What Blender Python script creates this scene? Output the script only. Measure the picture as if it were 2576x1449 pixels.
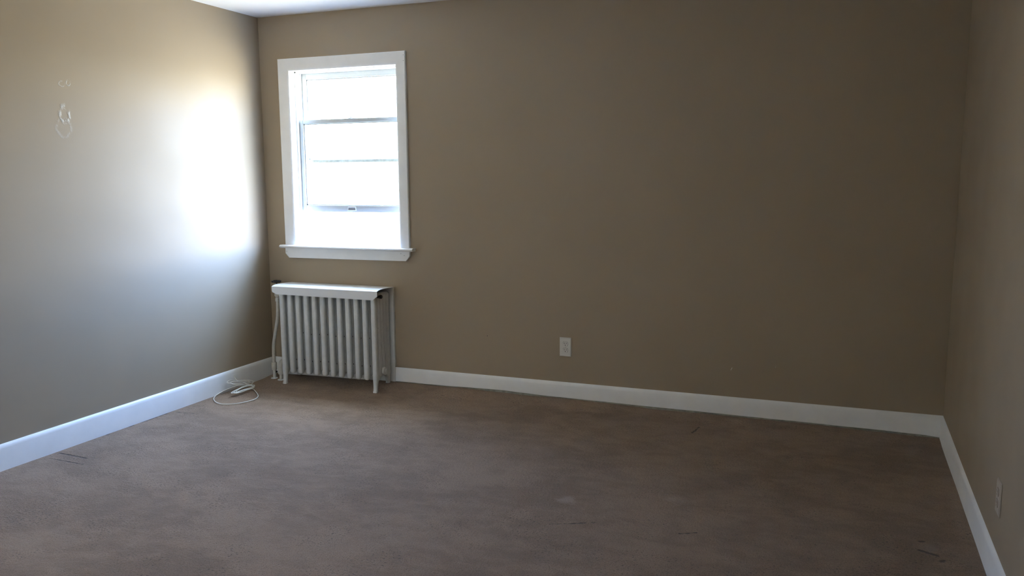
import bpy, bmesh, math, random
from mathutils import Vector, Matrix, noise

random.seed(7)
for o in list(bpy.data.objects):
    bpy.data.objects.remove(o, do_unlink=True)
S = bpy.context.scene
COL = S.collection

# ------------------------------------------------------------------ camera
CAM = Vector((3.58495, -4.60755, 1.38643))
YAW, PITCH, ROLL, FPX = 0.36749, 0.13900, -0.00639, 2026.86
fwd = Vector((-math.sin(YAW) * math.cos(PITCH), math.cos(YAW) * math.cos(PITCH), -math.sin(PITCH)))
rgt = Vector((math.cos(YAW), math.sin(YAW), 0.0))
upv = rgt.cross(fwd)
r2 = rgt * math.cos(ROLL) + upv * math.sin(ROLL)
u2 = upv * math.cos(ROLL) - rgt * math.sin(ROLL)
cd = bpy.data.cameras.new('camera')
cam = bpy.data.objects.new('camera', cd)
COL.objects.link(cam)
cam.matrix_world = Matrix(((r2.x, u2.x, -fwd.x, CAM.x), (r2.y, u2.y, -fwd.y, CAM.y),
                           (r2.z, u2.z, -fwd.z, CAM.z), (0, 0, 0, 1)))
cd.sensor_fit = 'HORIZONTAL'
cd.sensor_width = 36.0
cd.lens = FPX * 36.0 / 2576.0
cd.clip_start = 0.02
S.camera = cam

# ------------------------------------------------------------------ daylight and exposure
W_STRENGTH = 60.0
world = bpy.data.worlds.new('daylight')
S.world = world
world.use_nodes = True
wn = world.node_tree
wn.nodes.clear()
w_out = wn.nodes.new('ShaderNodeOutputWorld')
w_bg = wn.nodes.new('ShaderNodeBackground')
w_tc = wn.nodes.new('ShaderNodeTexCoord')
w_sep = wn.nodes.new('ShaderNodeSeparateXYZ')
w_mr = wn.nodes.new('ShaderNodeMapRange')
w_mr.inputs['From Min'].default_value = -1.0
w_mr.inputs['From Max'].default_value = 1.0
w_cr = wn.nodes.new('ShaderNodeValToRGB')
els = w_cr.color_ramp.elements
els[0].position = 0.0
els[0].color = (0.22, 0.21, 0.19, 1)      # sunlit ground
els[1].position = 1.0
els[1].color = (1.60, 1.95, 2.60, 1)      # zenith
for pos, c in ((0.22, (0.31, 0.30, 0.27, 1)), (0.38, (0.50, 0.48, 0.42, 1)), (0.475, (0.50, 0.48, 0.42, 1)), (0.505, (0.86, 0.93, 1.0, 1)), (0.60, (0.44, 0.71, 1.36, 1)), (0.88, (0.44, 0.71, 1.36, 1))):
    e = els.new(pos)
    e.color = c
wn.links.new(w_tc.outputs['Generated'], w_sep.inputs[0])
wn.links.new(w_sep.outputs['Z'], w_mr.inputs['Value'])
wn.links.new(w_mr.outputs[0], w_cr.inputs[0])
wn.links.new(w_cr.outputs[0], w_bg.inputs['Color'])
w_sd = wn.nodes.new('ShaderNodeMapRange')           # the sky is brighter toward the sun's side (+x), the sun itself stays behind the house
w_sd.interpolation_type = 'SMOOTHSTEP'
w_sd.inputs['From Min'].default_value = -0.6
w_sd.inputs['From Max'].default_value = 1.0
w_sd.inputs['To Min'].default_value = W_STRENGTH * 0.65
w_sd.inputs['To Max'].default_value = W_STRENGTH * 1.05
wn.links.new(w_sep.outputs['X'], w_sd.inputs['Value'])
wn.links.new(w_sd.outputs[0], w_bg.inputs['Strength'])
wn.links.new(w_bg.outputs[0], w_out.inputs[0])

AL, AR = -0.0173, -0.0229        # the side walls are a little out of square
DEPTH = 5.05                     # back wall to the wall behind the camera
W2X = 0.66                       # second window: in the wall behind the camera
for loc, rz in (((0.64, 0.19, 1.505), 0.0), ((W2X, -DEPTH - 0.19, 1.505), math.pi)):
    pl = bpy.data.lights.new('window_portal', 'AREA')      # sampling portal in a window opening, gives no light itself
    pl.shape = 'RECTANGLE'
    pl.size, pl.size_y = 0.84, 1.18
    pl.cycles.is_portal = True
    po = bpy.data.objects.new('window_portal', pl)
    COL.objects.link(po)
    po.location = loc
    po.rotation_euler = (math.radians(-90), 0, rz)

S.view_settings.view_transform = 'Standard'
S.view_settings.look = 'None'
S.view_settings.gamma = 1.0
S.view_settings.use_curve_mapping = False
S.view_settings.exposure = 0.27

# ------------------------------------------------------------------ room numbers
H = 2.44
W = 4.219


def left(x, t, z):               # x off the left wall, t metres out from the back wall
    return Vector((x + math.sin(AL) * t, -t * math.cos(AL), z))


def right(x, t, z):
    return Vector((W - x + math.sin(AR) * t, -t * math.cos(AR), z))


# ------------------------------------------------------------------ helpers
def tag(o, label=None, cat=None, group=None, kind=None):
    for k, v in (('label', label), ('category', cat), ('group', group), ('kind', kind)):
        if v:
            o[k] = v
    return o


def empty(name, loc, rotz=0.0):
    o = bpy.data.objects.new(name, None)
    o.empty_display_size = 0.05
    COL.objects.link(o)
    o.location = loc
    o.rotation_euler = (0, 0, rotz)
    return o


def build(name, bm, m, parent=None, smooth=True, ang=35):
    me = bpy.data.meshes.new(name)
    bmesh.ops.recalc_face_normals(bm, faces=bm.faces)
    bm.to_mesh(me)
    bm.free()
    o = bpy.data.objects.new(name, me)
    COL.objects.link(o)
    me.materials.append(m)
    if smooth:
        me.shade_smooth()
        me.set_sharp_from_angle(angle=math.radians(ang))
    if parent:
        o.parent = parent
    return o


def box(bm, x0, x1, y0, y1, z0, z1, bev=0.0, seg=2):
    vs = [bm.verts.new((x, y, z)) for x in (x0, x1) for y in (y0, y1) for z in (z0, z1)]
    fs = [bm.faces.new([vs[i] for i in f]) for f in
          ((0, 1, 3, 2), (4, 6, 7, 5), (0, 4, 5, 1), (2, 3, 7, 6), (0, 2, 6, 4), (1, 5, 7, 3))]
    if bev > 0:
        es = list({e for f in fs for e in f.edges})
        bmesh.ops.bevel(bm, geom=es, offset=bev, segments=seg, profile=0.5, affect='EDGES')
    return vs


def loft(bm, rings, closed=True, cap=True):
    """rings: list of lists of points, all the same length."""
    R = [[bm.verts.new(p) for p in r] for r in rings]
    n = len(R[0])
    for a, b in zip(R, R[1:]):
        for i in range(n if closed else n - 1):
            j = (i + 1) % n
            bm.faces.new((a[i], a[j], b[j], b[i]))
    if cap and closed:
        bm.faces.new(R[0])
        bm.faces.new(list(reversed(R[-1])))
    return R


def prism(bm, pts, axis, a, b):
    """extrude an outline of 2D points along an axis from a to b."""
    def P(u, v, w):
        return {'x': (w, u, v), 'y': (u, w, v), 'z': (u, v, w)}[axis]
    loft(bm, [[P(u, v, a) for u, v in pts], [P(u, v, b) for u, v in pts]])


def cyl(bm, p, q, r, r1=None, n=20):
    p, q = Vector(p), Vector(q)
    r1 = r if r1 is None else r1
    d = (q - p).normalized()
    a = d.orthogonal().normalized()
    b = d.cross(a)
    rings = []
    for c, rr in ((p, r), (q, r1)):
        rings.append([c + (a * math.cos(2 * math.pi * i / n) + b * math.sin(2 * math.pi * i / n)) * rr for i in range(n)])
    loft(bm, rings)


def lathe(bm, c, axis, prof, n=24):
    """prof: (distance along the axis, radius)."""
    c = Vector(c)
    d = Vector(axis).normalized()
    a = d.orthogonal().normalized()
    b = d.cross(a)
    loft(bm, [[c + d * h + (a * math.cos(2 * math.pi * i / n) + b * math.sin(2 * math.pi * i / n)) * max(r, 1e-4)
               for i in range(n)] for h, r in prof])


def spline(pts, sub=8):
    pts = [Vector(p) for p in pts]
    P = [pts[0] * 2 - pts[1]] + pts + [pts[-1] * 2 - pts[-2]]
    out = []
    for i in range(1, len(P) - 2):
        a, b, c, d = P[i - 1:i + 3]
        for k in range(sub):
            t = k / sub
            out.append(0.5 * ((2 * b) + (c - a) * t + (2 * a - 5 * b + 4 * c - d) * t * t + (3 * b - a - 3 * c + d) * t ** 3))
    out.append(pts[-1])
    return out


def tube(bm, path, r, n=12):
    path = [Vector(p) for p in path]
    rr = r if isinstance(r, (list, tuple)) else [r] * len(path)
    t = (path[1] - path[0]).normalized()
    a = t.orthogonal().normalized()
    rings = []
    for i, p in enumerate(path):
        t2 = (path[min(i + 1, len(path) - 1)] - path[max(i - 1, 0)]).normalized()
        a = (a - t2 * a.dot(t2)).normalized()
        b = t2.cross(a)
        rings.append([p + (a * math.cos(2 * math.pi * k / n) + b * math.sin(2 * math.pi * k / n)) * rr[i] for k in range(n)])
    loft(bm, rings)


# ------------------------------------------------------------------ materials
class N:
    def __init__(s, name):
        s.m = bpy.data.materials.new(name)
        s.m.use_nodes = True
        s.t = s.m.node_tree
        s.p = s.t.nodes['Principled BSDF']
        s.geo = None

    def node(s, typ, **kw):
        n = s.t.nodes.new(typ)
        for k, v in kw.items():
            setattr(n, k, v)
        return n

    def link(s, a, b):
        s.t.links.new(a, b)

    def pos(s):
        if not s.geo:
            s.geo = s.node('ShaderNodeNewGeometry')
        return s.geo.outputs['Position']

    def noise(s, scale, detail=2.0, rough=0.5, vec=None, stretch=None, distort=0.0):
        n = s.node('ShaderNodeTexNoise')
        n.inputs['Scale'].default_value = scale
        n.inputs['Detail'].default_value = detail
        n.inputs['Roughness'].default_value = rough
        n.inputs['Distortion'].default_value = distort
        v = vec or s.pos()
        if stretch:
            mp = s.node('ShaderNodeMapping')
            mp.inputs['Scale'].default_value = stretch
            s.link(v, mp.inputs['Vector'])
            v = mp.outputs[0]
        s.link(v, n.inputs['Vector'])
        return n.outputs[0]

    def ramp(s, fac, stops):
        r = s.node('ShaderNodeValToRGB')
        e = r.color_ramp.elements
        e[0].position, e[0].color = stops[0][0], (*stops[0][1], 1)
        e[1].position, e[1].color = stops[-1][0], (*stops[-1][1], 1)
        for p, c in stops[1:-1]:
            x = e.new(p)
            x.color = (*c, 1)
        s.link(fac, r.inputs[0])
        return r.outputs[0]

    def math(s, op, a, b=None, clamp=False):
        n = s.node('ShaderNodeMath', operation=op)
        n.use_clamp = clamp
        for i, v in enumerate((a, b)):
            if v is None:
                continue
            if isinstance(v, (int, float)):
                n.inputs[i].default_value = v
            else:
                s.link(v, n.inputs[i])
        return n.outputs[0]

    def remap(s, v, a, b, c=0.0, d=1.0, smooth=True):
        n = s.node('ShaderNodeMapRange')
        if smooth:
            n.interpolation_type = 'SMOOTHSTEP'
        for k, x in (('From Min', a), ('From Max', b), ('To Min', c), ('To Max', d)):
            n.inputs[k].default_value = x
        s.link(v, n.inputs['Value'])
        return n.outputs[0]

    def mix(s, fac, a, b):
        n = s.node('ShaderNodeMix', data_type='RGBA')
        for i, v in ((0, fac), (6, a), (7, b)):
            if isinstance(v, (int, float)):
                n.inputs[i].default_value = v
            elif isinstance(v, tuple):
                n.inputs[i].default_value = (*v, 1)
            else:
                s.link(v, n.inputs[i])
        return n.outputs[2]

    def bump(s, h, strength, dist):
        b = s.node('ShaderNodeBump')
        b.inputs['Strength'].default_value = strength
        b.inputs['Distance'].default_value = dist
        s.link(h, b.inputs['Height'])
        s.link(b.outputs[0], s.p.inputs['Normal'])

    def vdist(s, c, scale=(1, 1, 1)):
        sub = s.node('ShaderNodeVectorMath', operation='SUBTRACT')
        s.link(s.pos(), sub.inputs[0])
        sub.inputs[1].default_value = c
        mul = s.node('ShaderNodeVectorMath', operation='MULTIPLY')
        s.link(sub.outputs[0], mul.inputs[0])
        mul.inputs[1].default_value = scale
        ln = s.node('ShaderNodeVectorMath', operation='LENGTH')
        s.link(mul.outputs[0], ln.inputs[0])
        return ln.outputs['Value']

    def seg(s, a, b):
        """distance from the shading point to the floor segment a-b."""
        a, b = Vector(a), Vector(b)
        d = b - a
        L2 = d.dot(d)
        sub = s.node('ShaderNodeVectorMath', operation='SUBTRACT')
        s.link(s.pos(), sub.inputs[0])
        sub.inputs[1].default_value = a
        dot = s.node('ShaderNodeVectorMath', operation='DOT_PRODUCT')
        s.link(sub.outputs[0], dot.inputs[0])
        dot.inputs[1].default_value = d
        t = s.math('DIVIDE', dot.outputs['Value'], L2, clamp=True)
        sc = s.node('ShaderNodeVectorMath', operation='SCALE')
        sc.inputs[0].default_value = d
        s.link(t, sc.inputs['Scale'])
        df = s.node('ShaderNodeVectorMath', operation='SUBTRACT')
        s.link(sub.outputs[0], df.inputs[0])
        s.link(sc.outputs[0], df.inputs[1])
        ln = s.node('ShaderNodeVectorMath', operation='LENGTH')
        s.link(df.outputs[0], ln.inputs[0])
        return ln.outputs['Value']


def plain(name, col, rough, var=0.06, scale=12.0, bump=0.0, bscale=200.0, spec=0.5):
    n = N(name)
    f = n.noise(scale, 3, 0.6)
    lo = tuple(c * (1 - var) for c in col)
    hi = tuple(min(1, c * (1 + var)) for c in col)
    n.link(n.ramp(f, [(0.3, lo), (0.7, hi)]), n.p.inputs['Base Color'])
    n.p.inputs['Roughness'].default_value = rough
    n.p.inputs['Specular IOR Level'].default_value = spec
    if bump:
        n.bump(n.noise(bscale, 3, 0.6), bump, 0.002)
    return n.m


def wall_paint(name, col, patches=False, rough=0.52):
    """beige satin wall paint: roller stipple, slow waves in the plaster."""
    n = N(name)
    base = n.ramp(n.noise(0.9, 3, 0.55), [(0.3, tuple(c * 0.965 for c in col)), (0.7, tuple(c * 1.03 for c in col))])
    wave = n.noise(1.6, 2, 0.5, stretch=(0.7, 0.7, 1.6))
    fine = n.noise(260, 2, 0.6)
    h = n.math('ADD', n.math('MULTIPLY', wave, 0.0075), n.math('MULTIPLY', fine, 0.00013))
    rgh = n.remap(n.noise(3.0, 2), 0.3, 0.7, rough - 0.03, rough + 0.04)
    if patches:
        for c, sc, r, w, amp in (((-0.026, -1.530, 1.858), (0.3, 1.0, 1.5), 0.018, 0.007, 0.6),
                                 ((-0.026, -1.493, 1.868), (0.3, 1.3, 1.0), 0.015, 0.006, 0.9),
                                 ((-0.026, -1.530, 1.706), (0.3, 1.1, 0.75), 0.030, 0.013, 1.0),
                                 ((-0.026, -1.540, 1.640), (0.3, 0.9, 0.8), 0.036, 0.010, 0.35)):
            d = n.vdist(c, sc)
            d = n.math('ADD', d, n.math('MULTIPLY', n.math('SUBTRACT', n.noise(28, 3, 0.7), 0.5), 0.030))
            ring = n.remap(n.math('ABSOLUTE', n.math('SUBTRACT', d, r)), 0.0, w, 1.0, 0.0)
            ring = n.math('MULTIPLY', ring, n.remap(n.noise(40, 2), 0.35, 0.6, 0.0, amp))
            h = n.math('ADD', h, n.math('MULTIPLY', ring, 0.0012))
            base = n.mix(n.math('MULTIPLY', ring, 0.42), base, (0.62, 0.62, 0.60))
            rgh = n.math('SUBTRACT', rgh, n.math('MULTIPLY', ring, 0.12))
    n.link(base, n.p.inputs['Base Color'])
    n.link(rgh, n.p.inputs['Roughness'])
    n.p.inputs['Specular IOR Level'].default_value = 0.22
    n.bump(h, 1.0, 1.0)
    return n.m


def carpet_mat():
    n = N('beige_carpet')
    pile = n.noise(230, 3, 0.65)
    tuft = n.noise(70, 3, 0.6)
    nap = n.noise(2.3, 4, 0.6, stretch=(0.8, 1.25, 1), distort=0.6)
    nap2 = n.noise(9.0, 4, 0.6, stretch=(1, 1.6, 1), distort=0.4)
    c1 = n.ramp(pile, [(0.25, (0.115, 0.074, 0.046)), (0.43, (0.285, 0.196, 0.131)), (0.75, (0.370, 0.260, 0.180))])
    k = n.math('ADD', n.math('MULTIPLY', nap, 0.6), n.math('MULTIPLY', nap2, 0.4))
    c2 = n.mix(n.remap(k, 0.38, 0.62, 0.0, 1.0), (0.76, 0.75, 0.74), (1.04, 1.04, 1.04))
    mul = n.node('ShaderNodeMix', data_type='RGBA', blend_type='MULTIPLY')
    mul.inputs[0].default_value = 1.0
    n.link(c1, mul.inputs[6])
    n.link(c2, mul.inputs[7])
    col = mul.outputs[2]
    # scattered dark pits between the tufts, in patches
    pits = n.math('MULTIPLY', n.remap(n.noise(95, 2, 0.55, stretch=(1.0, 1.6, 1)), 0.585, 0.66, 0, 1), n.remap(n.noise(4.5, 4, 0.6), 0.44, 0.62, 0.12, 1))
    col = n.mix(n.math('MULTIPLY', pits, 0.8), col, (0.070, 0.050, 0.038))
    # pale scuffs and worn spots
    jit = n.math('MULTIPLY', n.math('SUBTRACT', n.noise(22, 4, 0.7), 0.5), 0.11)
    for c, r, a in (((2.61, -1.437, 0), 0.055, 0.45), ((3.05, -1.276, 0), 0.055, 0.22), ((4.0, -1.40, 0), 0.06, 0.22),
                    ((2.30, -0.90, 0), 0.12, 0.10), ((2.75, -1.05, 0), 0.16, 0.10)):
        d = n.math('ADD', n.vdist(c), jit)
        col = n.mix(n.remap(d, r * 0.3, r, a, 0.0), col, (0.47, 0.37, 0.30))
    # dirt and shade in carpet creases, dents and skirting gaps, put into the colour
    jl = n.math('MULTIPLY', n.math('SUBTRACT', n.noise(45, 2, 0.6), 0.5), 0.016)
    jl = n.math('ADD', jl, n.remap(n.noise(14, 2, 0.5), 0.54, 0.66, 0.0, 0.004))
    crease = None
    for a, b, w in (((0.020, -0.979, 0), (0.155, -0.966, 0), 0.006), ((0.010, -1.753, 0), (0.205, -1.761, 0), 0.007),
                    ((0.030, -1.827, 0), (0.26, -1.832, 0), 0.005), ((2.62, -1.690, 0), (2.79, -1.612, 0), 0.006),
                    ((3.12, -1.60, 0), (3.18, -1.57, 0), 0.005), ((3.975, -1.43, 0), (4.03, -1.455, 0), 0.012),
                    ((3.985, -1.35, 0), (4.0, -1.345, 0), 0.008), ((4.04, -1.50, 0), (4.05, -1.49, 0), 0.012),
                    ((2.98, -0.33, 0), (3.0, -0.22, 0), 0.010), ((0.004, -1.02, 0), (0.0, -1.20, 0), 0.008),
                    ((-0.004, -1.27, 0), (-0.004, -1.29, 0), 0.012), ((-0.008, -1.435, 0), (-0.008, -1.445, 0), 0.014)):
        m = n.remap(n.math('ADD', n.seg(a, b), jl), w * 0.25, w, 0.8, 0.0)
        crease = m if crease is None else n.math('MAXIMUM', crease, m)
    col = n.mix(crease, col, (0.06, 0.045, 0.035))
    n.link(col, n.p.inputs['Base Color'])
    n.p.inputs['Roughness'].default_value = 0.95
    n.p.inputs['Specular IOR Level'].default_value = 0.15
    n.p.inputs['Sheen Weight'].default_value = 0.10
    n.p.inputs['Sheen Roughness'].default_value = 0.5
    h = n.math('ADD', n.math('MULTIPLY', pile, 0.0055), n.math('MULTIPLY', tuft, 0.009))
    h = n.math('ADD', h, n.math('MULTIPLY', nap2, 0.006))
    h = n.math('SUBTRACT', h, n.math('MULTIPLY', crease, 0.008))
    h = n.math('SUBTRACT', h, n.math('MULTIPLY', pits, 0.006))
    n.bump(h, 0.7, 1.0)
    return n.m


def glass_mat():
    n = N('window_glass')
    t = n.t
    tr = n.node('ShaderNodeBsdfTransparent')
    tr.inputs[0].default_value = (0.93, 0.95, 0.94, 1)
    gl = n.node('ShaderNodeBsdfGlossy')
    gl.inputs['Roughness'].default_value = 0.02
    fr = n.node('ShaderNodeFresnel')
    gm = n.node('ShaderNodeNewGeometry')       # the same reflectance on both faces of the thin pane
    n.link(n.remap(gm.outputs['Backfacing'], 0, 1, 1.45, 1 / 1.45, False), fr.inputs[0])
    mx = n.node('ShaderNodeMixShader')
    n.link(fr.outputs[0], mx.inputs[0])
    n.link(tr.outputs[0], mx.inputs[1])
    n.link(gl.outputs[0], mx.inputs[2])
    n.link(mx.outputs[0], t.nodes['Material Output'].inputs['Surface'])
    t.nodes.remove(n.p)
    return n.m


def shade_mat():
    n = N('added_shade_cloth')
    a = n.node('ShaderNodeBsdfTranslucent')
    a.inputs[0].default_value = (0.95, 0.87, 0.75, 1)
    d = n.node('ShaderNodeBsdfDiffuse')
    d.inputs[0].default_value = (0.8, 0.78, 0.72, 1)
    mx = n.node('ShaderNodeMixShader')
    mx.inputs[0].default_value = 0.08
    n.link(a.outputs[0], mx.inputs[1])
    n.link(d.outputs[0], mx.inputs[2])
    n.link(mx.outputs[0], n.t.nodes['Material Output'].inputs['Surface'])
    n.t.nodes.remove(n.p)
    return n.m


WALLC = (0.345, 0.272, 0.186)
M = {
    'wall': wall_paint('beige_satin_paint', WALLC),
    'wall_left': wall_paint('beige_satin_paint_patched', WALLC, True),
    'ceiling': plain('white_ceiling_paint', (0.88, 0.88, 0.87), 0.8, 0.02, 2.0, 0.15, 180),
    'trim': plain('white_trim_paint', (0.90, 0.90, 0.88), 0.38, 0.03, 8.0, 0.12, 60),
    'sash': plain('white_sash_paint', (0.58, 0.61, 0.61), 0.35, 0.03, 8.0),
    'rad': plain('cream_radiator_enamel', (0.70, 0.71, 0.69), 0.42, 0.06, 25.0, 0.25, 90),
    'cover': plain('white_cover_enamel', (0.86, 0.87, 0.88), 0.30, 0.02, 10.0),
    'pipe': plain('cream_pipe_paint', (0.62, 0.60, 0.54), 0.45, 0.08, 40.0, 0.3, 120),
    'black': plain('black_iron', (0.012, 0.012, 0.013), 0.35, 0.2, 60.0),
    'steel': plain('dull_steel', (0.30, 0.31, 0.33), 0.35, 0.1, 60.0),
    'dark': plain('dark_slot', (0.008, 0.007, 0.006), 0.8),
    'plate': plain('ivory_plastic', (0.66, 0.62, 0.55), 0.35, 0.02, 20.0),
    'plate_r': plain('beige_painted_plastic', (0.43, 0.37, 0.30), 0.4, 0.03, 20.0),
    'cable': plain('cream_cable_jacket', (0.74, 0.72, 0.66), 0.4, 0.05, 30.0),
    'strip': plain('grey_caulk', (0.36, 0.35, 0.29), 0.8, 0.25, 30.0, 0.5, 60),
    'gap_dark': plain('dark_gap_brown', (0.035, 0.028, 0.022), 0.8, 0.3, 80.0),  # near-black that paints the shade of slits and narrow gaps
    'screw': plain('white_screw_paint', (0.55, 0.53, 0.48), 0.35),
    'glass': glass_mat(),
    'carpet': carpet_mat(),
    'shade': shade_mat(),
}

# ------------------------------------------------------------------ room shell
TH = 0.172
# window opening in the back wall
OX0, OX1, OZ0, OZ1 = 0.222, 1.058, 0.905, 2.098


def wall_box(name, pts, z0, z1, m, label):
    bm = bmesh.new()
    loft(bm, [[(x, y, z0) for x, y in pts], [(x, y, z1) for x, y in pts]])
    return tag(build(name, bm, m, smooth=False), label, 'wall', kind='structure')




def holed_wall(name, m, xs, M4, label):
    """a wall slab with one window hole, in its own frame (x along it, +y outward), moved by M4."""
    bm = bmesh.new()
    zs = [-0.1, OZ0, OZ1, H + 0.1]
    V = {}
    for i, x in enumerate(xs):
        for k, z in enumerate(zs):
            for j, y in enumerate((0.0, TH)):
                V[i, j, k] = bm.verts.new(M4 @ Vector((x, y, z)))
    for i in range(3):
        for k in range(3):
            if (i, k) == (1, 1):
                continue
            for j in (0, 1):
                bm.faces.new((V[i, j, k], V[i + 1, j, k], V[i + 1, j, k + 1], V[i, j, k + 1]))
    for a, b in (((1, 1), (2, 1)), ((2, 1), (2, 2)), ((2, 2), (1, 2)), ((1, 2), (1, 1))):
        bm.faces.new((V[a[0], 0, a[1]], V[b[0], 0, b[1]], V[b[0], 1, b[1]], V[a[0], 1, a[1]]))
    for k in range(3):
        for i in (0, 3):
            bm.faces.new((V[i, 0, k], V[i, 1, k], V[i, 1, k + 1], V[i, 0, k + 1]))
    for i in range(3):
        for k in (0, 3):
            bm.faces.new((V[i, 0, k], V[i, 1, k], V[i + 1, 1, k], V[i + 1, 0, k]))
    return tag(build(name, bm, m, smooth=False), label, 'wall', kind='structure')


holed_wall('wall_back', M['wall'], [-0.17, OX0, OX1, W + 0.2], Matrix.Identity(4), 'beige painted back wall with the window and a socket')
M_FRONT = Matrix.Translation((W2X, -DEPTH, 0)) @ Matrix.Rotation(math.pi, 4, 'Z') @ Matrix.Translation((-0.64, 0, 0))
holed_wall('wall_front', M['wall'], [W2X + 0.64 - W - 0.2, OX0, OX1, W2X + 0.64 + 0.3], M_FRONT, 'beige wall behind the camera')
a, b = left(0, 0, 0), left(0, DEPTH + 0.2, 0)
wall_box('wall_left', [(a.x, a.y), (b.x, b.y), (b.x - 0.2, b.y), (a.x - 0.2, a.y)], -0.1, H + 0.1, M['wall_left'],
         'beige painted left wall shining with daylight beside the window')
a, b = right(0, 0, 0), right(0, DEPTH + 0.2, 0)
wall_box('wall_right', [(a.x, a.y), (b.x, b.y), (b.x + 0.2, b.y), (a.x + 0.2, a.y)], -0.1, H + 0.1, M['wall'],
         'beige painted right wall in shade at the edge of the photo')
bm = bmesh.new()
box(bm, -0.5, W + 0.4, -DEPTH - 0.2, TH, H, H + 0.12)
tag(build('ceiling', bm, M['ceiling'], smooth=False), 'white painted ceiling', 'ceiling', kind='structure')

# lower edge of the back skirting, which lifts clear of the carpet in places
EDGE = [(-0.1, 0.010), (0.6, 0.024), (1.0, 0.036), (1.26, 0.035), (1.55, 0.040), (1.74, 0.043), (1.88, 0.038), (2.03, 0.034),
        (2.36, 0.031), (2.83, 0.028), (3.49, 0.025), (3.9, 0.022), (4.12, 0.019), (4.25, 0.010)]
GAP = [(-0.1, 0.002), (0.9, 0.006), (1.2, 0.006), (1.45, 0.007), (1.72, 0.016), (1.9, 0.014), (2.1, 0.006), (2.5, 0.008), (2.7, 0.014),
       (3.1, 0.010), (3.6, 0.008), (3.9, 0.012), (4.1, 0.012), (4.25, 0.004)]


def interp(T, x):
    for (x0, v0), (x1, v1) in zip(T, T[1:]):
        if x <= x1:
            t = max(0.0, (x - x0) / (x1 - x0))
            t = t * t * (3 - 2 * t)
            return v0 + (v1 - v0) * t
    return T[-1][1]


bm = bmesh.new()
nx, ny = 170, 150
x0, x1 = -0.35, W + 0.05
ys = [0.0]
while ys[-1] > -DEPTH - 0.1:
    ys.append(ys[-1] - (0.012 if ys[-1] > -0.3 else 0.05))
G = []
for y in ys:
    row = []
    for i in range(nx + 1):
        x = x0 + (x1 - x0) * i / nx
        t = max(0.0, min(1.0, (y + 0.17) / 0.15))
        t = t * t * (3 - 2 * t)
        hgt = t * (interp(EDGE, x) - interp(GAP, x))
        hgt += (noise.noise(Vector((x * 1.3, y * 1.3, 0.3)))) * 0.003 * min(1, -y / 0.3)
        row.append(bm.verts.new((x, y, hgt)))
    G.append(row)
for A, B in zip(G, G[1:]):
    for i in range(nx):
        bm.faces.new((A[i], A[i + 1], B[i + 1], B[i]))
fl = build('floor', bm, M['carpet'], ang=80)
tag(fl, 'beige cut pile carpet covering the whole floor', 'floor', kind='structure')

# skirting boards
HB = 0.129


def board_profile(t=0.014, h=HB, z0=-0.02):
    return [(0.0, z0), (t, z0), (t, h - 0.022), (t - 0.002, h - 0.012), (t - 0.007, h - 0.003), (t - 0.011, h), (0.0, h)]


bm = bmesh.new()
rings = []
for i in range(85):
    x = -0.005 + (W + 0.01) * i / 84
    e = interp(EDGE, x) + 0.0008 * noise.noise(Vector((x * 9, 0, 0)))
    pr = board_profile()
    w = 0.0012 * noise.noise(Vector((x * 3, 5, 0)))
    pts = [(x, -p[0] - (0.0 if p[0] == 0 else w), p[1]) for p in pr]
    pts[0] = (x, 0.0, e)
    pts[1] = (x, -0.0125 - w, e)
    pts.insert(2, (x, -0.014 - w, e + 0.002))
    rings.append(pts)
loft(bm, rings)
tag(build('baseboard_back', bm, M['trim']), 'white skirting board along the back wall lifting off the carpet', 'skirting board', kind='structure')
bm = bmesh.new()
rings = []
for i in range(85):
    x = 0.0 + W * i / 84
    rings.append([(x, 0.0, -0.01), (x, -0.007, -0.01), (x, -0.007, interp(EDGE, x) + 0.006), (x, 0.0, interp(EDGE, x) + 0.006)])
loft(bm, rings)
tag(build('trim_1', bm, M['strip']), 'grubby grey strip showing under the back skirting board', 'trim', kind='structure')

for nm, fn, lab in (('baseboard_left', left, 'white skirting board along the left wall'),
                    ('baseboard_right', right, 'white skirting board along the right wall')):
    bm = bmesh.new()
    rings = []
    for i in range(61):
        t = DEPTH * i / 60
        w = 0.0015 * noise.noise(Vector((t * 2.2, 9 if fn is left else 3, 0)))
        rings.append([fn(p[0] + (w if p[0] else 0), t, p[1] + (0.0015 * noise.noise(Vector((t * 1.7, 1, 4))) if p[1] > 0.05 else 0))
                      for p in (board_profile(0.015) if fn is left else board_profile(0.011, 0.129 - 0.010 * min(1.0, t / 1.2)))])
    loft(bm, rings)
    tag(build(nm, bm, M['trim']), lab, 'skirting board', kind='structure')
bm = bmesh.new()
box(bm, -0.2, W, -DEPTH, -DEPTH + 0.014, -0.02, HB)
tag(build('baseboard_front', bm, M['trim']), 'white skirting board behind the camera', 'skirting board', kind='structure')

# ------------------------------------------------------------------ window
win = empty('window_1', (0.64, 0, 0.925))
tag(win, 'white double hung window with its lower sash raised above the radiator', 'window', kind='structure')
WO = Vector((0.64, 0, 0.925))


def wpart(name, bm, m, parent=win, ang=35):
    bmesh.ops.translate(bm, verts=bm.verts, vec=-WO)
    return build(name, bm, m, parent, ang=ang)


CX0, CX1, CZ0, CZ1 = 0.155, 1.113, 0.9256, 2.160     # casing outside
IX0, IX1, IZ1 = 0.238, 1.042, 2.080                 # casing inside
T = 0.020
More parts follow.
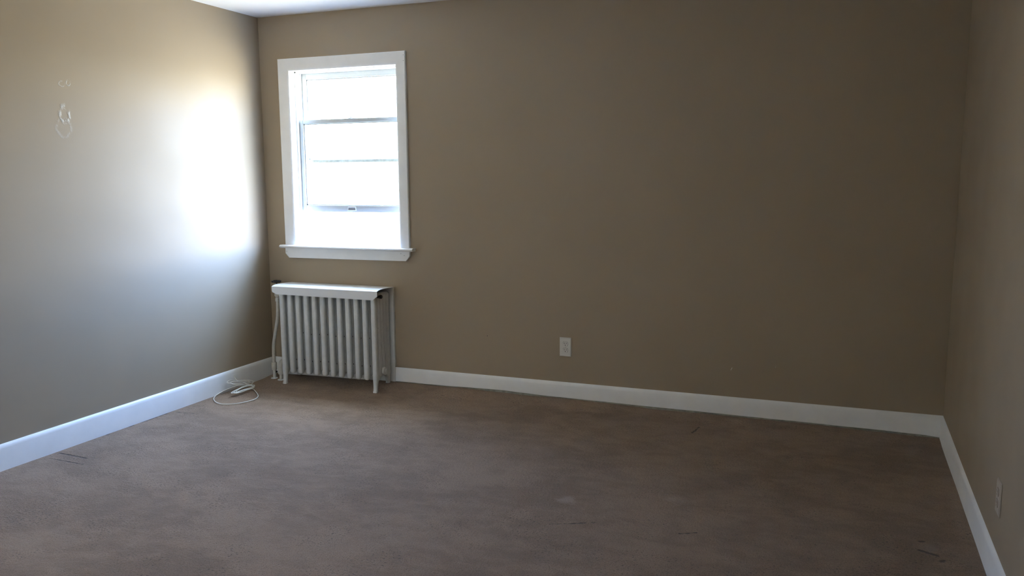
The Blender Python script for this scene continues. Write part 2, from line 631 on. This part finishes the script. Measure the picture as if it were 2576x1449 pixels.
# mitred casing boards with a shallow moulded face
def casing(outer_a, inner_a, inner_b, outer_b):
    """one board: section swept from mitre a to mitre b; points are (x,z)."""
    prof = [(0.0, 0.0), (0.0, T - 0.004), (0.06, T), (0.80, T * 0.92), (0.93, T * 0.80), (1.0, T * 0.62), (1.0, 0.0)]
    bm = bmesh.new()
    ra, rb = [], []
    for u, d in prof:
        ra.append((outer_a[0] + (inner_a[0] - outer_a[0]) * u, -d, outer_a[1] + (inner_a[1] - outer_a[1]) * u))
        rb.append((outer_b[0] + (inner_b[0] - outer_b[0]) * u, -d, outer_b[1] + (inner_b[1] - outer_b[1]) * u))
    loft(bm, [ra, rb])
    return bm


wpart('casing', casing((CX0, CZ0), (IX0, CZ0), (IX0, IZ1), (CX0, CZ1)), M['trim'])
wpart('casing', casing((CX1, CZ1), (IX1, IZ1), (IX1, CZ0), (CX1, CZ0)), M['trim'])
wpart('casing', casing((CX0, CZ1), (IX0, IZ1), (IX1, IZ1), (CX1, CZ1)), M['trim'])
# nail holes in the casing and apron
for x, z in ((1.102, 2.134), (1.102, 2.100), (0.164, 0.880), (1.074, 0.876), (1.050, 0.888)):
    yy = -0.0190 if z > 1 else -0.0183
    bm = bmesh.new()
    cyl(bm, (x, yy - 0.0014, z), (x, yy + 0.006, z), 0.0018, n=8)
    wpart('nail_hole', bm, M['dark'])['label'] = 'small dark nail hole'
# stool
bm = bmesh.new()
st = [(0.12, 0.925), (0.12, 0.905), (-0.043, 0.905), (-0.052, 0.909), (-0.056, 0.915), (-0.052, 0.922), (-0.043, 0.926)]
loft(bm, [[(x, y if not e or y > -0.04 else y + e, z) for y, z in st] for x, e in ((OX0 - 0.095, 0.004), (OX0 - 0.088, 0), (OX1 + 0.083, 0), (OX1 + 0.090, 0.004))])
# horns stop at the wall face, the middle runs back to the sill
for v in bm.verts:
    if v.co.y > 0:
        v.co.y = 0.0
box(bm, OX0 + 0.001, OX1 - 0.001, -0.001, 0.12, 0.906, 0.9255)
wpart('stool', bm, M['trim'])
bm = bmesh.new()
ap = [(0.152, 0.905), (0.152, 0.866), (0.180, 0.836), (1.085, 0.840), (1.112, 0.872), (1.112, 0.905)]
loft(bm, [[(x, 0.0, z) for x, z in ap], [(x, -0.016, z) for x, z in ap], [(x + (0.002 if x < 0.6 else -0.002), -0.018, z + (0.002 if z < 0.9 else 0)) for x, z in ap]])
wpart('apron', bm, M['trim'])
# sloping outer sill
bm = bmesh.new()
prism(bm, [(0.118, 0.905), (0.118, 0.927), (0.215, 0.908), (0.215, 0.885)], 'x', OX0 + 0.001, OX1 - 0.001)
wpart('sill', bm, M['trim'])
# jamb boards with stops and parting beads
bm = bmesh.new()
box(bm, OX0 + 0.0005, 0.236, 0.0, TH - 0.002, 0.915, OZ1 - 0.001)
box(bm, 1.044, OX1 - 0.0005, 0.0, TH - 0.002, 0.915, OZ1 - 0.001)
box(bm, OX0 + 0.0005, OX1 - 0.0005, 0.0, TH - 0.002, 2.083, OZ1 - 0.0005)
for y0, y1 in ((0.052, 0.068), (0.108, 0.118), (0.159, 0.169)):
    d = 0.010 if y0 > 0.06 else 0.012
    box(bm, 0.236, 0.236 + d, y0, y1, 0.925, 2.083, 0.002)
    box(bm, 1.044 - d, 1.044, y0, y1, 0.925, 2.083, 0.002)
    box(bm, 0.236, 1.044, y0, y1, 2.083 - d, 2.083, 0.002)
wpart('jamb', bm, M['trim'])


def sash(y0, y1, z0, z1, st, top, bot):
    x0, x1 = 0.2375, 1.0425
    bm = bmesh.new()
    box(bm, x0, x0 + st, y0, y1, z0, z1, 0.0015)
    box(bm, x1 - st, x1, y0, y1, z0, z1, 0.0015)
    box(bm, x0 + st, x1 - st, y0, y1, z1 - top, z1, 0.0015)
    box(bm, x0 + st, x1 - st, y0, y1, z0, z0 + bot, 0.0015)
    # thin inner bead
    ym = (y0 + y1) / 2
    for a, b, c, d in ((x0 + st, x0 + st + 0.006, z0 + bot, z1 - top), (x1 - st - 0.006, x1 - st, z0 + bot, z1 - top),
                       (x0 + st, x1 - st, z0 + bot, z0 + bot + 0.006), (x0 + st, x1 - st, z1 - top - 0.006, z1 - top)):
        box(bm, a, b, ym - 0.008, ym + 0.008, c, d)
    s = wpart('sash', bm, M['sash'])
    bm = bmesh.new()
    box(bm, x0 + st, x1 - st, ym - 0.0015, ym + 0.0015, z0 + bot, z1 - top)
    wpart('glass_pane', bm, M['glass'], s)
    return s


lo = sash(0.070, 0.106, 1.148, 1.765, 0.038, 0.026, 0.044)
lo['label'] = 'raised lower sash with a pull handle'
up = sash(0.120, 0.158, 1.478, 2.082, 0.038, 0.046, 0.022)
up['label'] = 'upper sash behind the raised one'
bm = bmesh.new()  # grey strip added so the bottom rail reads darker against the glare
box(bm, 0.2755, 1.0045, 0.1180, 0.1205, 1.481, 1.497, 0.0006)
wpart('rail_shade_strip', bm, M['strip'], up)['label'] = 'grey strip added to darken the washed out bottom rail'
# recessed finger pull on the lower sash
bm = bmesh.new()
pc = 0.640
loft(bm, [[(pc - 0.034, 0.0698, 1.158), (pc + 0.034, 0.0698, 1.158), (pc + 0.030, 0.0698, 1.184), (pc - 0.030, 0.0698, 1.184)],
          [(pc - 0.033, 0.064, 1.159), (pc + 0.033, 0.064, 1.159), (pc + 0.029, 0.064, 1.183), (pc - 0.029, 0.064, 1.183)],
          [(pc - 0.029, 0.064, 1.163), (pc + 0.029, 0.064, 1.163), (pc + 0.026, 0.064, 1.179), (pc - 0.026, 0.064, 1.179)],
          [(pc - 0.028, 0.068, 1.163), (pc + 0.028, 0.068, 1.163), (pc + 0.025, 0.068, 1.179), (pc - 0.025, 0.068, 1.179)]])
hd = wpart('sash_pull', bm, M['trim'], lo)
bm = bmesh.new()
box(bm, pc - 0.026, pc + 0.026, 0.0665, 0.0682, 1.1635, 1.178)
wpart('pull_recess', bm, M['steel'], lo)['label'] = 'dark grey recess of the pull'
# sash lock on the meeting rail
bm = bmesh.new()
box(bm, 0.622, 0.668, 0.076, 0.100, 1.765, 1.769, 0.0015)
cyl(bm, (0.645, 0.088, 1.768), (0.645, 0.088, 1.776), 0.008, 0.007)
box(bm, 0.630, 0.664, 0.084, 0.091, 1.771, 1.775, 0.0015)
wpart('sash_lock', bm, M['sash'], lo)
# sash cord hanging in the left channel
bm = bmesh.new()
tube(bm, [(0.2485, 0.128, 1.08 + 0.1 * i) for i in range(6)], 0.0022, 8)
wpart('sash_cord', bm, M['steel'])['label'] = 'thin grey sash cord'

# the same window again in the wall behind the camera
win2 = win.copy()
COL.objects.link(win2)
win2.name = 'window_2'
win2['label'] = 'white double hung window in the wall behind the camera'
win2.location = (W2X, -DEPTH, 0.925)
win2.rotation_euler = (0, 0, math.pi)
for ch in [o for o in list(COL.objects) if o.parent is win]:
    c = ch.copy()
    COL.objects.link(c)
    c.parent = win2
    for g in [o for o in list(COL.objects) if o.parent is ch]:
        d = g.copy()
        COL.objects.link(d)
        d.parent = c

bm = bmesh.new()  # unseen shade, added to dim and warm the light from this window
box(bm, 0.242, 1.038, 0.030, 0.0308, 0.945, 2.065)
cyl(bm, (0.242, 0.032, 2.068), (1.038, 0.032, 2.068), 0.014)
bmesh.ops.translate(bm, verts=bm.verts, vec=-WO)
build('added_shade', bm, M['shade'], win2)['label'] = 'unseen white roller shade added to soften the daylight'

# ------------------------------------------------------------------ radiator
RX0, PITCHX, NS = 0.238, 0.0636, 12
TY = [-0.187 + 0.037 * i for i in range(5)]
RO = Vector((0.588, -0.113, 0.0))
rad = empty('radiator', RO)
tag(rad, 'old cream cast iron column radiator standing under the window', 'radiator')


def capsule(bm, cx, cy, z0, z1, rx, ry, n=18, rings=5, power=2.6):
    R = []
    zz = []
    for k in range(rings + 1):
        a = math.pi / 2 * k / rings
        zz.append((z0 + ry * 1.0 * (1 - math.sin(a)), math.cos(a)))
    lowr = [(z, max(c, 0.02)) for z, c in reversed(zz)]
    lowr = [(z0 + rx * (1 - math.cos(math.pi / 2 * k / rings)), max(0.05, math.sin(math.pi / 2 * k / rings))) for k in range(rings + 1)]
    top = [(z1 - rx * (1 - math.cos(math.pi / 2 * k / rings)), max(0.05, math.sin(math.pi / 2 * k / rings))) for k in range(rings, -1, -1)]
    for z, s in lowr + top:
        r = []
        for i in range(n):
            t = 2 * math.pi * i / n
            c, q = math.cos(t), math.sin(t)
            r.append((cx + rx * s * math.copysign(abs(c) ** (2 / power), c), cy + ry * s * math.copysign(abs(q) ** (2 / power), q), z))
        R.append(r)
    loft(bm, R)


def round_slab(bm, cx, hw, pts, r=0.010):
    """outline in the y-z plane, rounded over toward both faces."""
    cy = sum(p[0] for p in pts) / len(pts)
    cz = sum(p[1] for p in pts) / len(pts)

    def inset(d):
        out = []
        n = len(pts)
        for i in range(n):
            a, b, c = Vector(pts[i - 1]), Vector(pts[i]), Vector(pts[(i + 1) % n])
            e1, e2 = (b - a).normalized(), (c - b).normalized()
            n1, n2 = Vector((-e1.y, e1.x)), Vector((-e2.y, e2.x))
            m = (n1 + n2)
            m = m / max(0.5, m.dot(n1) + 1e-6) if m.length > 1e-6 else n1
            m = (n1 + n2).normalized() / max(0.6, (n1 + n2).normalized().dot(n1))
            out.append((b.x + m.x * d, b.y + m.y * d))
        return out
    R = []
    for k in range(4):
        a = math.pi / 2 * k / 3
        R.append((-hw + r * (1 - math.sin(a)), r * (1 - math.cos(a))))
    seq = [(x, r - dd if False else dd) for x, dd in R]
    xsin = [(-hw, r), (-hw + r * 0.30, r * 0.30), (-hw + r, 0.0), (hw - r, 0.0), (hw - r * 0.30, r * 0.30), (hw, r)]
    loft(bm, [[(cx + x, u, v) for u, v in inset(d)] for x, d in xsin])


def arc(cy, cz, r, a0, a1, n=6):
    return [(cy + r * math.cos(math.radians(a0 + (a1 - a0) * i / n)), cz + r * math.sin(math.radians(a0 + (a1 - a0) * i / n))) for i in range(n + 1)]


def section_mesh(end, xa, xb):
    """one cast section about its own x = 0: five slim columns joined by a top and a bottom header."""
    bm = bmesh.new()
    hw = 0.0175
    zb = 0.075
    for i, y in enumerate(TY):
        rx = hw if i in (0, 4) else 0.0192
        z0 = zb + (0.0 if i in (0, 4) else 0.02)
        capsule(bm, 0, y, z0, 0.640, rx, 0.0186, power=3.6 if i == 0 else 4.5)
    ya, yb = TY[0] - 0.014, TY[-1] + 0.014
    # headers (counter-clockwise outlines)
    round_slab(bm, 0, 0.0155, arc(ya + 0.035, 0.612, 0.035, 180, 90) [::-1] and
               list(reversed(arc(ya + 0.03, 0.615, 0.03, 180, 90))) + list(reversed([(yb, 0.545), (yb - 0.02, 0.553), (-0.113, 0.562), (ya + 0.02, 0.553), (ya, 0.545)][::-1])) [0:0] +
               [(ya, 0.548), (ya + 0.03, 0.540), (-0.113, 0.560), (yb - 0.03, 0.540), (yb, 0.548)] + arc(yb - 0.03, 0.615, 0.03, 0, 90), 0.006)
    round_slab(bm, 0, 0.0155, [(ya + 0.004, 0.165), (ya + 0.004, 0.116), (ya + 0.025, 0.104), (yb - 0.025, 0.104), (yb, 0.112), (yb, 0.165), (yb - 0.03, 0.158), (ya + 0.03, 0.158)], 0.006)
    # small mid web that ties the columns
    round_slab(bm, 0, 0.009, [(ya + 0.01, 0.352), (ya + 0.01, 0.338), (yb - 0.01, 0.338), (yb - 0.01, 0.352)], 0.003)
    # bosses
    for z in (0.128, 0.600):
        lathe(bm, (xa, -0.113, z), (1, 0, 0), [(0, 0.023), (xb - xa, 0.023)])
    if end:
        for (yt, yf, sgn) in ((TY[0], TY[0] - 0.008, 1), (TY[-1], TY[-1] + 0.006, -1)):
            rings = []
            foot = 0.0 if sgn > 0 else 0.024
            for z, hx, hy, off in ((0.175, 0.0172, 0.018, 0), (0.135, 0.0185, 0.022, 0.1), (0.105, 0.0190, 0.022, 0.25), (0.085, 0.0178, 0.0185, 0.35),
                                   (0.055, 0.0155, 0.0150, 0.6), (0.030 + foot * 0.4, 0.0140, 0.0130, 0.8), (0.012 + foot * 0.8, 0.0145, 0.0135, 1.0),
                                   (0.004 + foot, 0.0165, 0.0160, 1.15), (0.0 + foot, 0.0155, 0.0150, 1.15)):
                cy = yt + (yf - yt) * off + sgn * 0.004 * (1 - off)
                r = []
                for i in range(18):
                    t = 2 * math.pi * i / 18
                    c, q = math.cos(t), math.sin(t)
                    r.append((hx * math.copysign(abs(c) ** 0.75, c), cy + hy * math.copysign(abs(q) ** 0.75, q), z))
                rings.append(r)
            loft(bm, rings)
        # arch between the legs
        round_slab(bm, 0, 0.0165, [(ya, 0.20), (ya, 0.10), (ya + 0.028, 0.07)] + arc(-0.113, 0.062, 0.050, 180, 0, 10)[1:-1][0:0] +
                   [(ya + 0.045, 0.088), (-0.113, 0.105), (yb - 0.045, 0.088), (yb - 0.028, 0.07), (yb, 0.10), (yb, 0.20)], 0.007)
    return bm


protos = {}
for i in range(NS):
    end = i in (0, NS - 1)
    if end or end not in protos:
        bm = section_mesh(end, -0.0318 if i == 0 else -0.0470, 0.010)
        bmesh.ops.translate(bm, verts=bm.verts, vec=(0, -RO.y, 0))
        protos[end] = build('column_section', bm, M['rad'], rad, ang=50)
        o = protos[end]
    else:
        o = protos[end].copy()
        COL.objects.link(o)
    o.location.x = RX0 + PITCHX * i - RO.x
    if end:
        o['label'] = 'end section standing on two legs'


def rpart(name, bm, m, lab=None, parent=rad):
    bmesh.ops.translate(bm, verts=bm.verts, vec=-RO)
    o = build(name, bm, m, parent)
    if lab:
        o['label'] = lab
    return o


XE = RX0 + PITCHX * (NS - 1)       # right end section centre
# air vent
bm = bmesh.new()
lathe(bm, (XE + 0.012, -0.155, 0.622), (1, 0, 0), [(0, 0.008), (0.014, 0.008), (0.015, 0.0125), (0.027, 0.0125), (0.030, 0.009)])
lathe(bm, (XE + 0.030, -0.163, 0.622), (0, -1, 0), [(0, 0.005), (0.018, 0.0045), (0.020, 0.006), (0.024, 0.005)], 12)
rpart('air_vent', bm, M['black'], 'black round air vent')
# plug at the bottom of the right end
bm = bmesh.new()
lathe(bm, (XE + 0.014, -0.113, 0.128), (1, 0, 0), [(0, 0.030), (0.010, 0.030), (0.016, 0.026), (0.019, 0.014), (0.026, 0.013), (0.027, 0.010)])
rpart('end_plug', bm, M['rad'])
# dark spots painting the shade of the column slits on the right end
for y, z, q in ((-0.1685, 0.165, 0.004), (-0.1315, 0.166, 0.005), (-0.0945, 0.167, 0.005), (-0.0575, 0.170, 0.006), (-0.1685, 0.42, 0.002), (-0.1315, 0.40, 0.002)):
    bm = bmesh.new()
    lathe(bm, (XE + 0.0145, y, z), (1, 0, 0), [(0, q), (0.0016, q * 0.8), (0.002, q * 0.3)], 8)
    for v in bm.verts:
        v.co.z += (v.co.z - 0.167) * 0.9 if v.co.z < 0.2 else 0
    rpart('slit_shade', bm, M['gap_dark'], 'dark spot standing in for the shade of a slit')
for i in range(NS - 1):  # more dark spots, put in as shade in the slits of each section
    x = RX0 + PITCHX * i + 0.0163
    for y, z, q in ((-0.1685, 0.345, 0.0026), (-0.1685, 0.162, 0.0030)):
        if i < 2 and z > 0.3:
            continue
        bm = bmesh.new()
        lathe(bm, (x - 0.004, y, z + 0.002 * ((i * 7) % 3)), (1, 0, 0), [(0, q), (0.0030, q * 0.9), (0.0036, q * 0.4)], 8)
        for v in bm.verts:
            v.co.z += (v.co.z - z) * 0.8 - (v.co.y - y) * (0.9 if z < 0.3 else -0.6)
        rpart('gap_shade_spot', bm, M['gap_dark'], 'dark spot standing in for shade between two columns')

# ------------------------------------------------------------------ radiator cover: shelf, front lip and back sheet in one folded piece
cov = empty('radiator_cover', (0.584, -0.015, 0.02))
CO = Vector((0.584, -0.015, 0.02))
tag(cov, 'white sheet metal radiator cover with a folded lip and a back panel', 'radiator cover')
cx0, cx1 = 0.183, 0.985
bm = bmesh.new()
prof = [(-0.004, 0.6665), (-0.06, 0.6705), (-0.12, 0.673), (-0.17, 0.6735), (-0.195, 0.672), (-0.212, 0.669), (-0.221, 0.6655), (-0.2235, 0.663)]
th = 0.0022
loft(bm, [[(x, y, z) for y, z in prof] + [(x, y + (0.002 if i > 5 else 0), z - th) for i, (y, z) in reversed(list(enumerate(prof)))]
          for x in (cx0, (cx0 + cx1) / 2, cx1)])
bmesh.ops.translate(bm, verts=bm.verts, vec=-CO)
build('shelf', bm, M['cover'], cov)
bm = bmesh.new()
lip = [(cx0, 0.6645), (cx0, 0.634), (cx0 + 0.004, 0.626), (cx0 + 0.036, 0.613), (cx1 - 0.034, 0.608), (cx1, 0.634), (cx1, 0.6645)]
loft(bm, [[(x, -0.2240, z) for x, z in lip], [(x, -0.2218, z) for x, z in lip]])
bmesh.ops.translate(bm, verts=bm.verts, vec=-CO)
build('front_lip', bm, M['cover'], cov)
bm = bmesh.new()
prism(bm, [(0.205, -0.0165), (0.205, -0.0185), (0.9845, -0.0185), (0.9845, -0.0004), (0.9825, -0.0004), (0.9825, -0.0165)], 'z', 0.135, 0.6665)
box(bm, 0.205, 0.9845, -0.0185, -0.0165, 0.034, 0.1349)
bmesh.ops.translate(bm, verts=bm.verts, vec=-CO)
build('back_panel', bm, M['rad'], cov)

# ------------------------------------------------------------------ pipes left of the radiator
def pipe_thing(loc, label):
    o = empty('heating_pipe', loc)
    tag(o, label, 'pipe', 'pipes feeding the radiator')
    return o


def part_at(root, name, bm, m, lab=None, ang=35):
    bmesh.ops.translate(bm, verts=bm.verts, vec=-root.location)
    o = build(name, bm, m, root, ang=ang)
    if lab:
        o['label'] = lab
    return o


pp = pipe_thing(Vector((0.075, -0.105, 0.0)), 'tall cream pipe bending up beside the radiator to its black valve handle')
bm = bmesh.new()
path = spline([(0.081, -0.105, 0.0), (0.081, -0.105, 0.10), (0.081, -0.105, 0.19), (0.088, -0.107, 0.25), (0.106, -0.110, 0.32), (0.124, -0.112, 0.39), (0.136, -0.113, 0.45),
               (0.140, -0.113, 0.52), (0.140, -0.113, 0.565)], 6)
tube(bm, path, 0.0113, 16)
part_at(pp, 'riser', bm, M['pipe'])
bm = bmesh.new()
lathe(bm, (0.081, -0.105, 0.058), (0, 0, 1), [(0, 0.0135), (0.003, 0.0175), (0.018, 0.0185), (0.052, 0.0185), (0.057, 0.0165), (0.058, 0.013)])
part_at(pp, 'coupling', bm, M['pipe'])
bm = bmesh.new()
lathe(bm, (0.081, -0.105, 0.001), (0, 0, 1), [(0, 0.026), (0.003, 0.025), (0.006, 0.014)])
part_at(pp, 'floor_ring', bm, M['cover'], 'white floor ring')
bm = bmesh.new()      # angle valve joining the top of the radiator
lathe(bm, (0.140, -0.113, 0.545), (0, 0, 1), [(0, 0.012), (0.002, 0.0150), (0.020, 0.0150), (0.024, 0.012), (0.030, 0.012), (0.040, 0.018), (0.062, 0.018), (0.072, 0.014), (0.085, 0.011), (0.096, 0.008)])
cyl(bm, (0.140, -0.113, 0.600), (0.2055, -0.113, 0.600), 0.015)
lathe(bm, (0.162, -0.113, 0.600), (1, 0, 0), [(0, 0.018), (0.004, 0.022), (0.022, 0.022), (0.026, 0.018)], 6)
part_at(pp, 'valve', bm, M['pipe'])
# lobed black hand wheel on its stem, showing over the cover's end
HX, HY, HZ = 0.136, -0.108, 0.6745
bm = bmesh.new()
cyl(bm, (0.140, -0.113, 0.640), (HX, HY, HZ), 0.005)
rings = []
for dz, s in ((0.0, 0.86), (0.003, 1.0), (0.010, 1.0), (0.013, 0.86)):
    rings.append([(HX + (0.031 + 0.004 * math.cos(5 * t)) * s * math.cos(t), HY + (0.031 + 0.004 * math.cos(5 * t)) * s * math.sin(t), HZ + dz)
                  for t in [2 * math.pi * i / 50 for i in range(50)]])
rings.append([(HX + 0.022 * math.cos(2 * math.pi * i / 50), HY + 0.022 * math.sin(2 * math.pi * i / 50), HZ + 0.009) for i in range(50)])
loft(bm, rings)
lathe(bm, (HX, HY, HZ + 0.006), (0, 0, 1), [(0, 0.010), (0.008, 0.009), (0.011, 0.005)])
part_at(pp, 'valve_handle', bm, M['black'], 'black hand wheel')
bm = bmesh.new()
lathe(bm, (HX - 0.018, HY - 0.018, HZ + 0.0125), (0, 0, 1), [(0, 0.006), (0.0015, 0.005)], 12)
part_at(pp, 'worn_spot', bm, M['steel'], 'bare metal spot on the wheel')

pr = pipe_thing(Vector((0.152, -0.128, 0.0)), 'short cream pipe with an elbow entering the foot of the radiator')
bm = bmesh.new()
tube(bm, spline([(0.152, -0.128, 0.0), (0.152, -0.128, 0.05), (0.152, -0.127, 0.09), (0.160, -0.122, 0.118), (0.180, -0.116, 0.128), (0.2055, -0.113, 0.128)], 6), 0.0115, 14)
part_at(pr, 'stub', bm, M['pipe'])
bm = bmesh.new()
lathe(bm, (0.152, -0.128, 0.040), (0, 0, 1), [(0, 0.0125), (0.003, 0.0185), (0.016, 0.020), (0.045, 0.020), (0.052, 0.016), (0.060, 0.0155)])
tube(bm, spline([(0.152, -0.128, 0.085), (0.153, -0.126, 0.108), (0.165, -0.121, 0.128), (0.188, -0.115, 0.130)], 5), 0.019, 16)
lathe(bm, (0.184, -0.114, 0.128), (1, 0, 0), [(0, 0.018), (0.003, 0.022), (0.017, 0.022), (0.021, 0.018)], 6)
part_at(pr, 'elbow', bm, M['pipe'])
bm = bmesh.new()
lathe(bm, (0.136, -0.146, 0.062), (-0.6, -0.8, 0), [(0, 0.007), (0.006, 0.007), (0.007, 0.009), (0.010, 0.008)], 10)
part_at(pr, 'drain_cap', bm, M['black'], 'small black cap')
bm = bmesh.new()
lathe(bm, (0.152, -0.128, 0.001), (0, 0, 1), [(0, 0.024), (0.003, 0.023), (0.005, 0.013)])
part_at(pr, 'floor_ring', bm, M['cover'], 'white floor ring')

# ------------------------------------------------------------------ sockets
def outlet_parts(root, plate_m):
    """built in the root's frame: x across, z up, -y out of the wall, origin at the plate's middle."""
    bm = bmesh.new()
    hw, hh = 0.0365, 0.0585
    loft(bm, [[(-hw, 0, -hh), (hw, 0, -hh), (hw, 0, hh), (-hw, 0, hh)],
              [(-hw, -0.0025, -hh), (hw, -0.0025, -hh), (hw, -0.0025, hh), (-hw, -0.0025, hh)],
              [(-hw + 0.005, -0.0058, -hh + 0.005), (hw - 0.005, -0.0058, -hh + 0.005), (hw - 0.005, -0.0058, hh - 0.005), (-hw + 0.005, -0.0058, hh - 0.005)]])
    p = build('cover_plate', bm, plate_m, root, ang=20)
    for s in (1, -1):
        bm = bmesh.new()
        zc = s * 0.0195

        def rim(r, y):
            out = []
            for i in range(40):
                t = 2 * math.pi * i / 40
                z = max(-0.0125, min(0.0125, r * math.sin(t))) * (r / 0.017)
                out.append((r * math.cos(t), y, zc + z))
            return out
        loft(bm, [rim(0.0170, -0.0050), rim(0.0170, -0.0074), rim(0.0163, -0.0080)])
        f = build('socket_face', bm, plate_m, root, ang=30)
        bm = bmesh.new()
        for x, hgt in ((-0.0063, 0.0050), (0.0063, 0.0042)):
            box(bm, x - 0.0012, x + 0.0012, -0.0082, -0.0060, zc + 0.0030 - hgt, zc + 0.0030 + hgt)
        cyl(bm, (0, -0.0060, zc - 0.0078), (0, -0.0082, zc - 0.0078), 0.0026, n=12)
        build('pin_slots', bm, M['dark'], f, smooth=False)['label'] = 'dark pin slots'
        bm = bmesh.new()
        loft(bm, [rim(0.0177, -0.0052), rim(0.0177, -0.00605)])
        build('socket_gap', bm, M['gap_dark'], root)['label'] = 'dark line around the socket face'
    bm = bmesh.new()
    lathe(bm, (0, -0.0055, 0), (0, -1, 0), [(0, 0.0035), (0.001, 0.0034), (0.0016, 0.0022)], 14)
    build('screw', bm, M['screw'], root)


o1 = empty('wall_outlet', (2.1585, 0.0, 0.3490))
tag(o1, 'ivory double wall socket low on the back wall', 'socket')
outlet_parts(o1, M['plate'])
tR = 1.610
pR = right(0, tR, 0.303)
o2 = empty('wall_outlet', pR, -math.pi / 2 - AR * 0 - 0.0229)
tag(o2, 'beige double wall socket seen edge on near the right skirting board', 'socket')
outlet_parts(o2, M['plate_r'])

# small scars in the paint of the back wall
def scar(p, q, r, m, lab, cat):
    bm = bmesh.new()
    p, q = Vector(p), Vector(q)
    tube(bm, [p, (p + q) / 2 + Vector((0.0004, 0, 0)), q], [r * 0.7, r, r * 0.7], 8)
    for v in bm.verts:
        v.co.y = -0.0002 + (v.co.y) * 0.25
    o = build('wall_scratch' if cat == 'scratch' else 'nail_hole', bm, m)
    return tag(o, lab, cat)


scar((3.137, 0, 0.283), (3.145, 0, 0.300), 0.0016, M['plate'], 'larger pale scratch on the back wall above the skirting', 'scratch')
scar((3.377, 0, 0.316), (3.379, 0, 0.327), 0.0013, M['plate_r'], 'fainter pale scratch on the back wall, toward the right corner', 'scratch')
scar((1.642, 0, 0.381), (1.6425, 0, 0.385), 0.0026, M['dark'], 'tiny dark nail hole in the back wall between radiator and socket', 'nail hole')

# ------------------------------------------------------------------ coil of cable by the left skirting
def cable_pt(px, py, z=None, k=0.45, x0=0.19, off=0.0):
    """a point of the coil: on the floor (z given) or on the leaning part that rests against the skirting."""
    d = fwd + r2 * ((px - 1288) / FPX) - u2 * ((py - 724.5) / FPX)
    if z is not None:
        t = (z - CAM.z) / d.z
    else:
        t = (k * (x0 - CAM.x) - CAM.z) / (d.z + k * d.x)
    p = CAM + d * t
    lim = 0.0195 + math.sin(AL) * -p.y
    if p.x < lim:                       # the loop rides up against the board here
        p = CAM + d * ((lim - CAM.x) / d.x)
    p.z = max(p.z + off, 0.0045)
    return p


CR = 0.0027
coil = [(588.5, 945), (593, 953.5), (598.8, 958.7), (611.8, 962), (623, 966.6), (632, 966.5),
        (637.4, 960.5), (632, 957.3), (616.5, 956.3), (597.8, 957.3), (582, 956.8), (573.6, 959), (572.2, 962.4), (577.3, 964.7), (593.2, 965.7),
        (611.8, 963.3), (626, 961), (622, 958.6), (600, 959.2), (583, 961), (581, 964.5), (590, 967.6), (604, 968.8), (620, 968.2),
        (639.8, 968.4), (632.3, 974.5), (611.8, 980.6), (593.2, 987), (582, 989), (585.7, 985.2), (600.6, 977.8), (615.5, 971.2), (630, 969.6),
        (637.0, 972.4), (624, 978.6), (608, 983.6), (597, 986.6), (594, 984.6), (606, 977.0), (622, 971.4), (637, 970.6), (640.5, 971.5),
        (630, 977.2), (610, 983.0), (596, 988.2), (588, 988.8), (592, 983.2), (610, 975.0), (628, 970.4),
        (639.4, 975.0), (621.1, 981.5), (605.3, 987), (593.2, 989.4), (597.8, 986.5), (612, 981.6), (628, 977.8)]
outer = [(637, 979.6), (643.5, 985.2), (649, 993.6), (648.1, 999.2), (639.8, 1004.8), (621.1, 1010.4), (597.8, 1015), (574.5, 1016.9), (555.9, 1016),
         (542.9, 1011.3), (537.7, 1003.9), (541, 997.3), (549.4, 990.8), (560.6, 984.6), (572.7, 979.0), (584, 974.4), (596, 971.2), (608, 969.6)]
pts = [cable_pt(*q) for q in coil] + [cable_pt(*q, z=0.0045) for q in outer]
bm = bmesh.new()
pth = spline(pts, 7)
for p in pth:
    p.x = max(p.x, 0.0190 + math.sin(AL) * -p.y)
    p.z = max(p.z, 0.0045)
tube(bm, pth, CR, 8)
cb = build('coiled_cable', bm, M['cable'], ang=80)
tag(cb, 'loose coil of thin cream cable lying by the left skirting board', 'cable')
